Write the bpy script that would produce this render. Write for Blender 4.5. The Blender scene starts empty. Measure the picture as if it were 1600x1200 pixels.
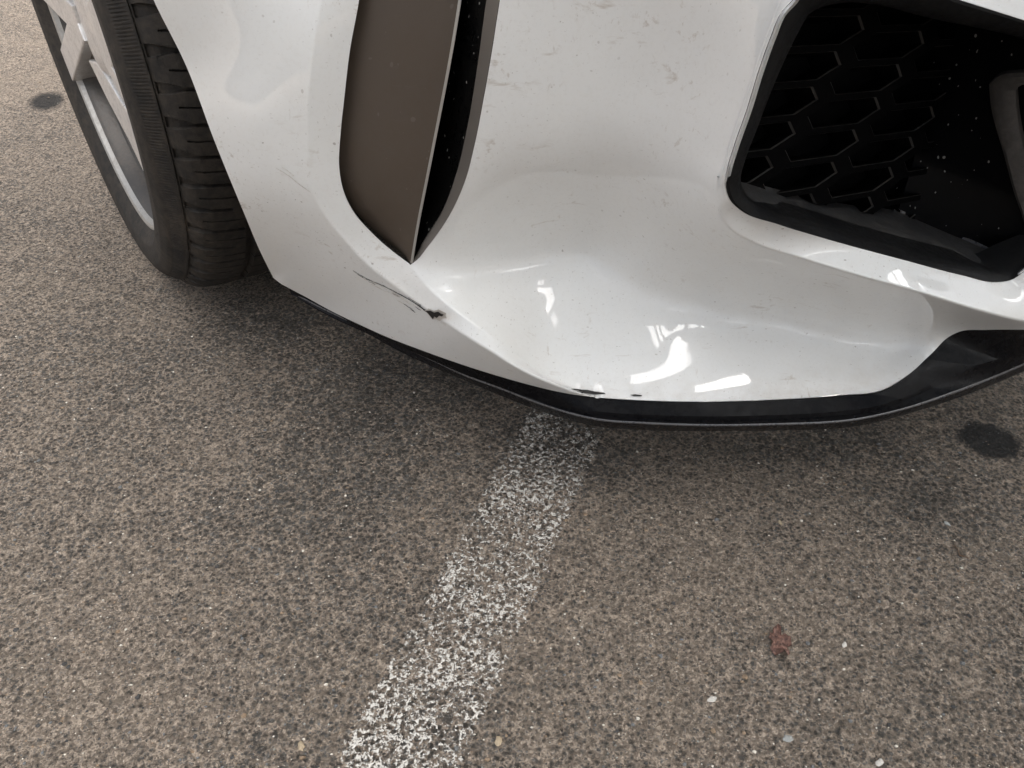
import bpy, bmesh, math, random
import numpy as np
from mathutils import Vector, Matrix
from mathutils.geometry import delaunay_2d_cdt

random.seed(7); rng = np.random.default_rng(7)
SC = bpy.context.scene
COL = SC.collection

# ------------------------------------------------------------------ camera
F, PITCH, H = 1164.0, math.radians(43.0), 0.62      # focal length in photo pixels, pitch, height
cam_d = bpy.data.cameras.new('camera'); cam_d.sensor_width = 36; cam_d.lens = 36 * F / 1600
cam_d.clip_start = 0.01; cam_d.clip_end = 500
cam = bpy.data.objects.new('camera', cam_d); COL.objects.link(cam)
cam.location = (0, 0, H); cam.rotation_euler = (math.pi / 2 - PITCH, 0, 0)
SC.camera = cam

# ------------------------------------------------------------------ sky, sun, exposure
world = bpy.data.worlds.new('World'); SC.world = world; world.use_nodes = True
SUN_EL, SUN_AZ = math.radians(62), math.radians(102)
nt = world.node_tree; nt.nodes.clear()
sky = nt.nodes.new('ShaderNodeTexSky'); sky.sky_type = 'NISHITA'; sky.sun_disc = False
sky.sun_elevation = SUN_EL; sky.sun_rotation = SUN_AZ
sky.air_density = 1.0; sky.dust_density = 7.0; sky.ozone_density = 1.0
bg = nt.nodes.new('ShaderNodeBackground'); bg.inputs['Strength'].default_value = 0.12
wo = nt.nodes.new('ShaderNodeOutputWorld')
hs = nt.nodes.new('ShaderNodeHueSaturation'); hs.inputs['Saturation'].default_value = .40      # thin overcast
nt.links.new(sky.outputs[0], hs.inputs['Color']); nt.links.new(hs.outputs[0], bg.inputs[0]); nt.links.new(bg.outputs[0], wo.inputs[0])
sun_d = bpy.data.lights.new('sun', 'SUN'); sun_d.energy = 4.5; sun_d.angle = math.radians(100); sun_d.color = (1, .985, .96)
sun = bpy.data.objects.new('sun', sun_d); COL.objects.link(sun)
sun.rotation_euler = (math.pi / 2 - SUN_EL, 0, math.pi - SUN_AZ)
sun.location = (0, 0, 8)
SC.view_settings.view_transform = 'Standard'; SC.view_settings.look = 'None'
SC.view_settings.exposure = 1.18; SC.view_settings.gamma = 1.0
SC.cycles.max_bounces = 8

# ------------------------------------------------------------------ projection helpers (used once, to measure the place)
cP, sP = math.cos(PITCH), math.sin(PITCH)
W0 = np.array([-.456, .863])
PSI = .385
FW = np.array([math.sin(PSI), -math.cos(PSI)]); OUT = np.array([-math.cos(PSI), -math.sin(PSI)])
EYE = np.array([0, 0, H])

def ray(p):
    p = np.atleast_2d(np.asarray(p, float)); u = (p[:, 0] - 800) / F; v = (600 - p[:, 1]) / F
    return np.c_[u, v * sP + cP, v * cP - sP]
def t_plane(p, n, val):
    d = ray(p); n3 = np.r_[OUT * n[0] + FW * n[1], n[2]]
    c0 = -(W0 @ OUT) * n[0] - (W0 @ FW) * n[1]
    return (np.asarray(val, float) - c0 - EYE @ n3) / (d @ n3)
def at_t(p, t): return EYE + ray(p) * np.asarray(t)[:, None]
def ground_pt(x, y, z=0.0): return at_t([(x, y)], t_plane([(x, y)], (0, 0, 1), z))[0]
def car_pt(o, f, z): return np.r_[W0 + OUT * o + FW * f, z]

def catmull(P, n, closed=False):
    """dense points along a Catmull-Rom through the rows of P, about n per unit spacing array"""
    P = np.asarray(P, float); k = len(P); out = []
    for i in range(k - 1):
        p0 = P[max(i - 1, 0)]; p1 = P[i]; p2 = P[i + 1]; p3 = P[min(i + 2, k - 1)]
        L = np.hypot(*(p2 - p1)[:2]); m = max(1, int(round(L / n)))
        # non uniform tangents keep it from overshooting
        d0 = max(np.hypot(*(p1 - p0)[:2]), 1e-6); d1 = max(L, 1e-6); d2 = max(np.hypot(*(p3 - p2)[:2]), 1e-6)
        m1 = (p2 - p1) if i == 0 else d1 * ((p1 - p0) / d0 * d1 + (p2 - p1) / d1 * d0) / (d0 + d1)
        m2 = (p2 - p1) if i == k - 2 else d1 * ((p2 - p1) / d1 * d2 + (p3 - p2) / d2 * d1) / (d1 + d2)
        for s in range(m):
            t = s / m; t2 = t * t; t3 = t2 * t
            out.append((2*t3-3*t2+1)*p1 + (t3-2*t2+t)*m1 + (-2*t3+3*t2)*p2 + (t3-t2)*m2)
    out.append(P[-1]); return np.array(out)

def curve(pts, step=7.0, mode='f'):
    """pts: (px, py, value) with value the forward distance ('f') or the height ('z'); returns dense (px, py, 1/t)"""
    a = np.array(pts, float)
    n = (0, 1, 0) if mode == 'f' else (0, 0, 1)
    w = 1.0 / t_plane(a[:, :2], n, a[:, 2])
    return catmull(np.c_[a[:, :2], w], step)
def c3(c, push=0.0):
    """3-D points of a dense curve; push moves them towards the car's rear"""
    P = at_t(c[:, :2], 1.0 / c[:, 2])
    if push: P = P - np.r_[FW, 0] * push
    return P
def ctl(pts, mode='f'):
    a = np.array(pts, float); n = (0, 1, 0) if mode == 'f' else (0, 0, 1)
    return np.c_[a[:, :2], 1.0 / t_plane(a[:, :2], n, a[:, 2])]

class TPS:
    def __init__(s, c, lam=1e-6, soft=0, lam_soft=0.0):
        c = np.asarray(c); lam = np.full(len(c), lam)
        if soft: lam[-soft:] = lam_soft
        _, ix = np.unique(np.round(c[:, :2], 1), axis=0, return_index=True); c = c[np.sort(ix)]; lam = lam[np.sort(ix)]
        s.x = c[:, :2] / 800; n = len(c)
        K = s._u(s.x, s.x) + np.diag(lam)
        Pm = np.c_[np.ones(n), s.x]
        A = np.zeros((n + 3, n + 3)); A[:n, :n] = K; A[:n, n:] = Pm; A[n:, :n] = Pm.T
        s.w = np.linalg.solve(A, np.r_[c[:, 2], 0, 0, 0])
    @staticmethod
    def _u(a, b):
        d2 = ((a[:, None] - b[None]) ** 2).sum(2); return np.where(d2 > 1e-14, .5 * d2 * np.log(np.maximum(d2, 1e-14)), 0)
    def __call__(s, p):
        p = np.atleast_2d(p) / 800
        return s._u(p, s.x) @ s.w[:-3] + np.c_[np.ones(len(p)), p] @ s.w[-3:]
    def pt(s, p): return at_t(p, 1.0 / s(p))
    def normal(s, p):
        p = np.atleast_2d(np.asarray(p, float)); e = 1.5
        a = s.pt(p + [e, 0]) - s.pt(p - [e, 0]); b = s.pt(p + [0, e]) - s.pt(p - [0, e])
        n = np.cross(b, a); n /= np.linalg.norm(n, axis=1)[:, None]
        flip = ((EYE - s.pt(p)) * n).sum(1) < 0; n[flip] *= -1
        return n

# ------------------------------------------------------------------ object helpers
def tag(o, label=None, cat=None, group=None, kind=None):
    if label: o['label'] = label
    if cat: o['category'] = cat
    if group: o['group'] = group
    if kind: o['kind'] = kind
    return o
def empty(name, loc=(0, 0, 0), parent=None):
    o = bpy.data.objects.new(name, None); COL.objects.link(o); o.location = loc; o.empty_display_size = .05
    if parent: o.parent = parent
    return o
def mesh(name, V, Fc, mat, parent=None, smooth=True, normals=None, sharp_deg=None):
    me = bpy.data.meshes.new(name)
    me.from_pydata([tuple(map(float, v)) for v in V], [], [tuple(map(int, f)) for f in Fc]); me.validate(); me.update()
    if smooth: me.polygons.foreach_set('use_smooth', [True] * len(me.polygons))
    if sharp_deg: me.set_sharp_from_angle(angle=math.radians(sharp_deg))
    if normals is not None: me.normals_split_custom_set_from_vertices([tuple(n) for n in normals])
    if mat: me.materials.append(mat)
    o = bpy.data.objects.new(name, me); COL.objects.link(o)
    if parent:
        o.parent = parent; o.matrix_parent_inverse = Matrix.Translation(-Vector(parent_loc(parent)))
    return o
def parent_loc(p):
    v = Vector(p.location)
    while p.parent: p = p.parent; v = v + Vector(p.location)
    return v
def resample(P, n):
    P = np.asarray(P); d = np.r_[0, np.cumsum(np.linalg.norm(np.diff(P, axis=0), axis=1))]
    s = np.linspace(0, d[-1], n); return np.c_[[np.interp(s, d, P[:, k]) for k in range(P.shape[1])]].T
def loft(name, curves, mat, parent=None, n=120, close=False, sharp=35, flip=False):
    """skin over 3-D polylines, resampled to n points each; close joins the last to the first (a solid bar) and caps both ends"""
    C = [resample(c, n) for c in curves]; V = np.concatenate(C); m = len(C); Fc = []
    for j in range(m if close else m - 1):
        a, b = j * n, ((j + 1) % m) * n
        for i in range(n - 1):
            q = (a + i, a + i + 1, b + i + 1, b + i); Fc.append(q[::-1] if flip else q)
    if close:
        c0 = tuple(j * n for j in range(m)); c1 = tuple(j * n + n - 1 for j in range(m))[::-1]
        Fc += [c0, c1] if not flip else [c0[::-1], c1[::-1]]
    return mesh(name, V, Fc, mat, parent, True, None, sharp)

# ------------------------------------------------------------------ materials
def new_mat(name):
    m = bpy.data.materials.new(name); m.use_nodes = True; t = m.node_tree; t.nodes.clear()
    o = t.nodes.new('ShaderNodeOutputMaterial'); b = t.nodes.new('ShaderNodeBsdfPrincipled')
    t.links.new(b.outputs[0], o.inputs[0]); return m, t, b, o
class N:
    """tiny node-graph helper"""
    def __init__(s, t): s.t = t
    def n(s, kind, **kw):
        x = s.t.nodes.new('ShaderNode' + kind)
        for k, v in kw.items():
            if hasattr(x, k): setattr(x, k, v)
        return x
    def l(s, a, b): s.t.links.new(a, b)
    def pos(s): return s.n('NewGeometry').outputs['Position']
    def mapping(s, vec, scale=(1, 1, 1), rot=(0, 0, 0), loc=(0, 0, 0)):
        x = s.n('Mapping'); x.inputs['Scale'].default_value = scale; x.inputs['Rotation'].default_value = rot; x.inputs['Location'].default_value = loc
        s.l(vec, x.inputs[0]); return x.outputs[0]
    def noise(s, vec, scale, detail=2, rough=.5, out='Fac'):
        x = s.n('TexNoise'); x.inputs['Scale'].default_value = scale; x.inputs['Detail'].default_value = detail; x.inputs['Roughness'].default_value = rough
        s.l(vec, x.inputs['Vector']); return x.outputs[out]
    def vor(s, vec, scale, out='Distance', feature='F1', rand=1.0):
        x = s.n('TexVoronoi', feature=feature); x.inputs['Scale'].default_value = scale; x.inputs['Randomness'].default_value = rand
        s.l(vec, x.inputs['Vector']); return x.outputs[out]
    def ramp(s, f, stops, mode='LINEAR'):
        x = s.n('ValToRGB'); x.color_ramp.interpolation = mode; e = x.color_ramp.elements
        while len(e) < len(stops): e.new(.5)
        for k, (p, c) in enumerate(stops):
            e[k].position = p; e[k].color = (c, c, c, 1) if isinstance(c, (int, float)) else (*c, 1)
        s.l(f, x.inputs[0]); return x.outputs[0]
    def math(s, op, a, b=None, clamp=False):
        x = s.n('Math', operation=op, use_clamp=clamp)
        for i, v in enumerate((a, b)):
            if v is None: continue
            if isinstance(v, (int, float)): x.inputs[i].default_value = v
            else: s.l(v, x.inputs[i])
        return x.outputs[0]
    def mix(s, f, a, b):
        x = s.n('Mix', data_type='RGBA')
        for i, v in ((0, f), (6, a), (7, b)):
            if isinstance(v, (int, float)): x.inputs[i].default_value = v
            elif isinstance(v, tuple): x.inputs[i].default_value = (*v, 1)
            else: s.l(v, x.inputs[i])
        return x.outputs[2]
    def vadd(s, a, b, k):
        x = s.n('VectorMath', operation='MULTIPLY_ADD'); s.l(b, x.inputs[0]); x.inputs[1].default_value = (k, k, k); s.l(a, x.inputs[2]); return x.outputs[0]
    def bump(s, h, strength, dist, prev=None):
        x = s.n('Bump'); x.inputs['Strength'].default_value = strength; x.inputs['Distance'].default_value = dist
        s.l(h, x.inputs['Height'])
        if prev: s.l(prev, x.inputs['Normal'])
        return x.outputs[0]
    def blob(s, vec, c, rx, ry=None, rot=0.0):
        """1 inside an ellipse about c on the ground, falling to 0 at its edge"""
        m = s.n('Mapping', vector_type='TEXTURE'); m.inputs['Location'].default_value = (c[0], c[1], c[2] if len(c) > 2 else 0)
        m.inputs['Rotation'].default_value = (0, 0, rot); m.inputs['Scale'].default_value = (rx, ry or rx, 1)
        s.l(vec, m.inputs[0]); ln = s.n('VectorMath', operation='LENGTH'); s.l(m.outputs[0], ln.inputs[0])
        return s.math('SUBTRACT', 1.0, ln.outputs['Value'])

def simple(name, col, rough=.5, metal=0.0, coat=0.0, spec=.5):
    m, t, b, o = new_mat(name); b.inputs['Base Color'].default_value = (*col, 1); b.inputs['Roughness'].default_value = rough
    b.inputs['Metallic'].default_value = metal; b.inputs['Coat Weight'].default_value = coat; b.inputs['Coat Roughness'].default_value = .04
    b.inputs['Specular IOR Level'].default_value = spec; return m, t, b

def stone_mask(g, p):
    """where dark stones of the asphalt show through the dust: shared by the ground and the worn line (above 0 = stone)"""
    warp = g.noise(p, 190, 3, .65, 'Color')
    pv = g.mapping(g.vadd(p, warp, .0045), (1, 1.15, 1), (0, 0, .4))
    n = g.noise(pv, 195, 5, .70)                            # ragged, joined-up blotches
    d = g.vor(pv, 182, 'Distance'); c = g.vor(pv, 182, 'Color')
    d2 = g.vor(pv, 330, 'Distance'); c2 = g.vor(pv, 330, 'Color'); sp2 = g.n('SeparateColor'); g.l(c2, sp2.inputs[0]); sep = g.n('SeparateColor'); g.l(c, sep.inputs[0])
    fine = g.noise(p, 520, 4, .72)
    k = g.math('MULTIPLY', g.math('SUBTRACT', n, .5), .75)
    k = g.math('ADD', k, g.math('MULTIPLY', g.math('SUBTRACT', .40, d), .62))
    k = g.math('ADD', k, g.math('MULTIPLY', g.math('SUBTRACT', fine, .5), .42))
    k = g.math('ADD', k, g.math('MULTIPLY', g.math('SUBTRACT', sep.outputs[2], .5), .34))
    ks = g.math('ADD', g.math('MULTIPLY', g.math('SUBTRACT', .36, d2), .55), g.math('ADD', g.math('MULTIPLY', g.math('SUBTRACT', sp2.outputs[2], .5), .40), g.math('MULTIPLY', g.math('SUBTRACT', n, .5), .5)))
    k = g.math('MAXIMUM', k, g.math('SUBTRACT', ks, .05))
    return k, sep, fine

def asphalt_mat():
    m, t, b, o = new_mat('asphalt'); g = N(t); p = g.pos()
    k, sep, fine = stone_mask(g, p)
    big = g.noise(p, 2.1, 4, .6); mid = g.noise(p, 12, 4, .62)
    # dust lies thicker in places and hides stones; it is swept thinner in the patches listed in BARE
    thr = g.math('ADD', g.math('MULTIPLY', g.math('SUBTRACT', big, .5), .30), g.math('MULTIPLY', g.math('SUBTRACT', mid, .5), .25))
    thr = g.math('ADD', thr, .030)
    wob = g.vadd(p, g.noise(p, 9, 3, .6, 'Color'), .12)
    for (x, y, rx, ry, rot, amt) in BARE:
        c = ground_pt(x, y); q = g.ramp(g.blob(wob, (c[0] + .06, c[1] + .06, 0), rx, ry, rot), [(0, 0), (.8, 1)])
        thr = g.math('SUBTRACT', thr, g.math('MULTIPLY', q, amt))
    f = g.ramp(g.math('MULTIPLY_ADD', g.math('SUBTRACT', k, thr), 4.2), [(.0, 0), (.95, 1)])
    dust = g.mix(g.ramp(g.noise(p, 330, 5, .78), [(.28, 0), (.72, 1)]), (.345, .268, .206), (.735, .595, .470))
    dust = g.mix(g.ramp(mid, [(.35, 0), (.7, .45)]), dust, (.47, .378, .292))
    stone = g.ramp(sep.outputs[1], [(0, (.082, .075, .066)), (.4, (.142, .131, .114)), (.7, (.172, .170, .160)), (.86, (.225, .21, .187)), (.95, (.20, .17, .14)), (1, (.30, .27, .23))])
    veil = g.ramp(g.noise(p, 240, 5, .75), [(.38, 0), (.72, .65)])
    col = g.mix(f, dust, g.mix(veil, stone, (.25, .20, .155)))
    ed = g.vor(g.vadd(p, g.noise(p, 150, 3, .65, 'Color'), .007), 150, 'Distance', 'DISTANCE_TO_EDGE')
    crk = g.math('MULTIPLY', g.ramp(ed, [(.0, 1), (.07, 0)]), g.ramp(g.noise(p, 70, 4, .7), [(.44, 0), (.60, .75)]))
    col = g.mix(crk, col, (.055, .048, .040))
    pits = g.ramp(g.noise(p, 640, 4, .8), [(.60, 0), (.70, .7)])
    col = g.mix(pits, col, (.075, .065, .054))
    inside = g.math('SUBTRACT', k, g.math('MULTIPLY', crk, .25))
    # pale mineral flecks
    fl = g.vor(p, 300, 'Distance'); flc = g.vor(p, 300, 'Color'); fs = g.n('SeparateColor'); g.l(flc, fs.inputs[0])
    fm = g.math('MULTIPLY', g.math('GREATER_THAN', fs.outputs[0], .935), g.math('LESS_THAN', fl, g.math('MULTIPLY', fs.outputs[1], .32)))
    col = g.mix(fm, col, g.ramp(fs.outputs[2], [(0, (.30, .25, .19)), (.5, (.55, .50, .42)), (1, (.70, .68, .62))]))
    # tar and oil spots, soaked in
    wob = g.vadd(p, g.noise(p, 130, 4, .75, 'Color'), .030)
    for (x, y, rx, ry, rot, dark, hard) in SPOTS:
        c = ground_pt(x, y); k = g.blob(wob, (c[0] + .015, c[1] + .015, 0), rx, ry, rot)
        k = g.math('MULTIPLY', g.ramp(k, [(0, 0), (hard, 1)]), dark)
        col = g.mix(k, col, (.030, .029, .028))
    g.l(col, b.inputs['Base Color'])
    b.inputs['Roughness'].default_value = .82; b.inputs['Specular IOR Level'].default_value = .35
    n1 = g.bump(inside, 1.0, .0058)
    n2 = g.bump(g.noise(p, 520, 4, .7), .9, .0026, n1)
    n3 = g.bump(g.noise(p, 60, 3, .6), .35, .006, n2)
    g.l(n3, b.inputs['Normal']); return m

def line_mat():
    m, t, b, o = new_mat('worn_white_paint'); g = N(t); p = g.pos()
    sk, sep, fine = stone_mask(g, p)
    wear = g.noise(p, 13, 4, .65); w2 = g.noise(p, 270, 4, .72)
    # paint survives in the hollows round the stones and wears off their tops
    k = g.math('MULTIPLY', g.math('SUBTRACT', .02, g.math('ABSOLUTE', g.math('SUBTRACT', sk, -.06))), 1.2)
    k = g.math('ADD', k, g.math('MULTIPLY', g.math('SUBTRACT', w2, .5), 1.35))
    k = g.math('ADD', k, g.math('MULTIPLY', g.math('SUBTRACT', wear, .5), .50))
    k = g.math('ADD', k, .068)
    # less paint towards the car, ragged along both edges
    sx = g.n('SeparateXYZ'); g.l(p, sx.inputs[0])
    k = g.math('SUBTRACT', k, g.math('MULTIPLY', g.math('SUBTRACT', sx.outputs[1], .30), .10))
    at_ = g.n('Attribute'); at_.attribute_name = 'across'
    k = g.math('SUBTRACT', k, g.ramp(at_.outputs['Fac'], [(0, .24), (.05, .03), (.1, 0), (.9, 0), (.95, .03), (1, .24)]))
    al = g.ramp(k, [(-.0, 0), (.11, 1)])
    col = g.mix(g.noise(p, 300, 3), (.60, .55, .48), (.90, .86, .79))
    g.l(col, b.inputs['Base Color']); b.inputs['Roughness'].default_value = .7
    tr = g.n('BsdfTransparent'); mx = g.n('MixShader'); g.l(al, mx.inputs[0]); g.l(tr.outputs[0], mx.inputs[1]); g.l(b.outputs[0], mx.inputs[2]); g.l(mx.outputs[0], o.inputs[0])
    n1 = g.bump(k, .6, .003); n2 = g.bump(fine, .5, .0015, n1); g.l(n2, b.inputs['Normal'])
    return m

def speck(g, p, scale, rot, stretch, keep, size):
    """sparse elongated specks: 0/1"""
    q = g.mapping(g.vadd(p, g.noise(p, scale * .7, 2, .5, 'Color'), .6 / scale), stretch, rot)
    d = g.vor(q, scale, 'Distance'); c = g.vor(q, scale, 'Color'); s = g.n('SeparateColor'); g.l(c, s.inputs[0])
    return g.math('MULTIPLY', g.math('GREATER_THAN', s.outputs[0], keep), g.math('LESS_THAN', d, g.math('MULTIPLY', s.outputs[1], size)))

def paint_mat():
    m, t, b, o = new_mat('white_car_paint'); g = N(t); p = g.pos()
    base = (.76, .755, .735)
    film = g.ramp(g.noise(p, 7, 6, .68), [(.42, 0), (.80, .20)])
    col = g.mix(film, base, (.56, .52, .46))
    fine = g.ramp(g.noise(p, 300, 5, .75), [(.50, 0), (.80, .16)])
    col = g.mix(fine, col, (.45, .40, .33))
    # wiped smears: long thin marks in a few directions
    for rot, sc, keep in (((.3, .9, .4), (14, 130, 60), .63), ((1.1, .2, 1.3), (120, 16, 70), .65)):
        q = g.mapping(g.vadd(p, g.noise(p, 24, 2, .5, 'Color'), .02), sc, rot)
        k = g.math('MULTIPLY', g.ramp(g.noise(q, 1.6, 4, .65), [(keep - .03, 0), (keep + .08, .55)]), g.ramp(g.noise(p, 16, 3, .6), [(.48, 0), (.62, 1)]))
        col = g.mix(k, col, (.40, .33, .26))
    # grime creeping up from the lower edge
    sx = g.n('SeparateXYZ'); g.l(p, sx.inputs[0])
    low = g.math('MULTIPLY', g.ramp(sx.outputs[2], [(.146, .35), (.162, 0)]), g.ramp(g.noise(p, 60, 4, .7), [(.40, 0), (.66, 1)]))
    col = g.mix(low, col, (.40, .35, .29))
    amount = g.ramp(g.noise(p, 6.5, 4, .65), [(.36, .25), (.64, 1)])
    s1 = speck(g, p, 120, (.3, .2, .6), (1, 2.4, 1), .70, .15)
    s2 = speck(g, p, 260, (.8, .1, 1.6), (2.6, 1, 1), .62, .22)
    s3 = speck(g, p, 60, (.2, .5, 1.0), (1, 3.4, 1), .78, .085)
    s4 = speck(g, p, 200, (1.2, .7, .2), (1, 1, 2.8), .62, .22)
    s = g.math('ADD', g.math('MULTIPLY', s1, .55), g.math('ADD', g.math('MULTIPLY', s2, .30), g.math('ADD', g.math('MULTIPLY', s3, .6), g.math('MULTIPLY', s4, .30))), True)
    col = g.mix(g.math('MULTIPLY', s, amount), col, (.19, .145, .105))
    g.l(col, b.inputs['Base Color'])
    b.inputs['Roughness'].default_value = .45; b.inputs['Specular IOR Level'].default_value = .3
    b.inputs['Coat Weight'].default_value = 1.0
    g.l(g.ramp(g.noise(p, 30, 4, .6), [(.3, .003), (.8, .012)]), b.inputs['Coat Roughness'])
    b.inputs['Coat IOR'].default_value = 1.5
    nb = g.bump(g.noise(p, 700, 2, .5), .006, .001); g.l(nb, b.inputs['Coat Normal'])
    return m

def black_mat(name, col=(.012, .012, .013), rough=.18, dust=.3, chips=.0, coat=0.0, scr=0.0, spec=.3, dens=0.0):
    m, t, b, o = new_mat(name); g = N(t); p = g.pos()
    d = g.ramp(g.math('MULTIPLY', g.noise(p, 26, 5, .7), g.noise(p, 190, 4, .7)), [(.18, 0), (.45, dust)])
    c = g.mix(d, col, (.15, .135, .12))
    if chips:
        k = g.math('ADD', speck(g, p, 75, (.4, .3, .9), (1, 2.4, 1), .72 - dens, .17), speck(g, p, 150, (.1, .6, .3), (1.8, 1, 1), .80 - dens, .2), True)
        c = g.mix(g.math('MULTIPLY', k, chips), c, (.30, .29, .27))
    if scr:
        q = g.mapping(p, (9, 9, 60), (.1, .05, .3)); k = g.ramp(g.noise(q, 6, 5, .75), [(.62, 0), (.70, scr)])
        c = g.mix(k, c, (.22, .21, .2))
    g.l(c, b.inputs['Base Color'])
    g.l(g.ramp(d, [(0, rough), (max(dust, .01), min(1, rough + .35))]), b.inputs['Roughness'])
    b.inputs['Coat Weight'].default_value = coat; b.inputs['Coat Roughness'].default_value = .05; b.inputs['Specular IOR Level'].default_value = spec
    nb = g.bump(g.noise(p, 500, 3, .6), .08, .001); g.l(nb, b.inputs['Normal'])
    return m

def rubber_mat():
    m, t, b, o = new_mat('tyre_rubber'); g = N(t); p = g.pos()
    d = g.ramp(g.math('MULTIPLY', g.noise(p, 22, 5, .65), g.noise(p, 120, 4, .65)), [(.12, 0), (.42, .75)])
    c = g.mix(d, (.013, .0125, .012), (.070, .056, .043))
    g.l(c, b.inputs['Base Color']); b.inputs['Roughness'].default_value = .72; b.inputs['Specular IOR Level'].default_value = .35
    g.l(g.bump(g.noise(p, 420, 4, .65), .35, .0012), b.inputs['Normal']); return m

def alloy_mat(name, col, rough=.32, metal=.6):
    m, t, b, o = new_mat(name); g = N(t); p = g.pos()
    d = g.ramp(g.math('MULTIPLY', g.noise(p, 35, 5, .7), g.noise(p, 240, 3, .7)), [(.20, 0), (.46, .5)])
    g.l(g.mix(d, col, (.16, .13, .105)), b.inputs['Base Color'])
    g.l(g.ramp(d, [(0, metal), (.7, .25)]), b.inputs['Metallic']); g.l(g.ramp(d, [(0, rough), (.7, .65)]), b.inputs['Roughness'])
    g.l(g.bump(g.noise(p, 600, 3, .6), .1, .0008), b.inputs['Normal']); return m

# dark spots on the ground: photo x, y, half sizes in metres, rotation, darkness, edge hardness
SPOTS = [(1545, 688, .038, .032, -.35, .95, .26), (73, 158, .040, .060, .5, .92, .40), (1420, 712, .030, .018, .1, .30, .8),
         (1460, 780, .08, .05, .2, .26, .9), (1590, 700, .05, .03, .2, .2, .9), (630, 585, .06, .02, 0, .0, .9), (560, 640, .10, .06, .4, .22, 1.0)]
BARE = [(600, 600, .20, .12, .5, .13), (430, 520, .14, .10, .2, .10), (850, 690, .13, .08, 0, .12), (1250, 690, .22, .05, 0, .10), (1460, 790, .10, .07, .2, .12), (470, 760, .16, .10, .6, .10), (120, 100, .5, .35, 0, -.05), (1100, 1000, .3, .25, 0, -.06), (250, 1050, .2, .15, .3, -.05)]
M_asphalt = asphalt_mat(); M_line = line_mat(); M_white = paint_mat()
M_splitter = black_mat('gloss_black_splitter', (.004, .004, .005), rough=.20, dust=.02, coat=0, scr=.03, spec=.10); M_lip = black_mat('gloss_black_lip', (.008, .008, .0095), rough=.16, dust=.01, coat=.0, spec=.15)
M_lipedge = black_mat('edge_highlight_black', (.055, .055, .060), rough=.20, dust=.30, spec=1.0)  # paler grey: highlight along the scuffed edge is painted into the colour
M_frame = black_mat('satin_black_frame', (.007, .007, .0075), .48, .04, spec=.12)
M_duct = black_mat('black_duct_plastic', (.010, .010, .0105), .42, .5)
M_ledge = black_mat('dusty_black_ledge', (.022, .022, .023), .50, .32, spec=.3)
M_plate = black_mat('chipped_black_plate', (.0022, .0022, .0026), .30, .006, chips=.75, spec=.10, dens=.08)
M_slotblack = black_mat('chipped_gloss_black', (.0025, .0025, .0025), .25, .02, chips=.8, spec=.12, dens=.22)
M_trim = black_mat('bronze_grey_trim', (.074, .056, .042), .36, .10, chips=.10, spec=.35, dens=-.08, scr=.05)
M_trimrim, _t, _b = simple('bronze_grey_rim', (.20, .18, .16), .42, .5)
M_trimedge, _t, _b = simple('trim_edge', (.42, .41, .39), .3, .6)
M_rubber = rubber_mat()
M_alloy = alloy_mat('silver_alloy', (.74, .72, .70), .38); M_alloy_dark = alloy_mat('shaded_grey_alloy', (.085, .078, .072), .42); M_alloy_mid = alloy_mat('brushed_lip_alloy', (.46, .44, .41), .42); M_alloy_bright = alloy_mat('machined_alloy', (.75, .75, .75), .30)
M_dark, _t, _b = simple('dark_underside', (.012, .012, .012), .8)
M_scr, _t, _b = simple('bare_black_plastic', (.014, .012, .011), .6)
M_raw, _t, _b = simple('torn_primer', (.52, .48, .43), .7)

# ------------------------------------------------------------------ ground
def grid_plane(name, x0, x1, y0, y1, z, mat):
    return mesh(name, [(x0, y0, z), (x1, y0, z), (x1, y1, z), (x0, y1, z)], [(0, 1, 2, 3)], mat, None, False)
tag(grid_plane('asphalt_ground', -60, 60, -60, 60, 0.0, M_asphalt), 'worn brown grey asphalt of the car park under the white car', kind='structure')
la = np.array([ground_pt(*q)[:2] for q in ((795, 700), (520, 1200))]); lb = np.array([ground_pt(*q)[:2] for q in ((936, 700), (722, 1200))])
ld = la[0] - la[1]; ld /= np.linalg.norm(ld); ln_ = np.array([ld[1], -ld[0]])
wid = ((lb - la[1]) @ ln_).mean()
s0, s1 = la[1] - ld * .9, la[0] + ld * 1.4
n_l = 240; V = []; Fc = []
for i in range(n_l + 1):
    c = s0 + (s1 - s0) * i / n_l; j1, j2 = rng.normal(0, .0012, 2)
    V += [(*(c + ln_ * (j1 - .003)), .0022), (*(c + ln_ * (wid + .002 + j2)), .0022)]
    if i: Fc.append((2*i-2, 2*i-1, 2*i+1, 2*i))
pl_ob = mesh('parking_line', V, Fc, M_line, None, False)
at_ = pl_ob.data.attributes.new('across', 'FLOAT', 'POINT'); at_.data.foreach_set('value', [float(i % 2) for i in range(len(V))])
tag(pl_ob, 'worn white painted parking line running under the front of the white car', kind='structure')

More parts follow.
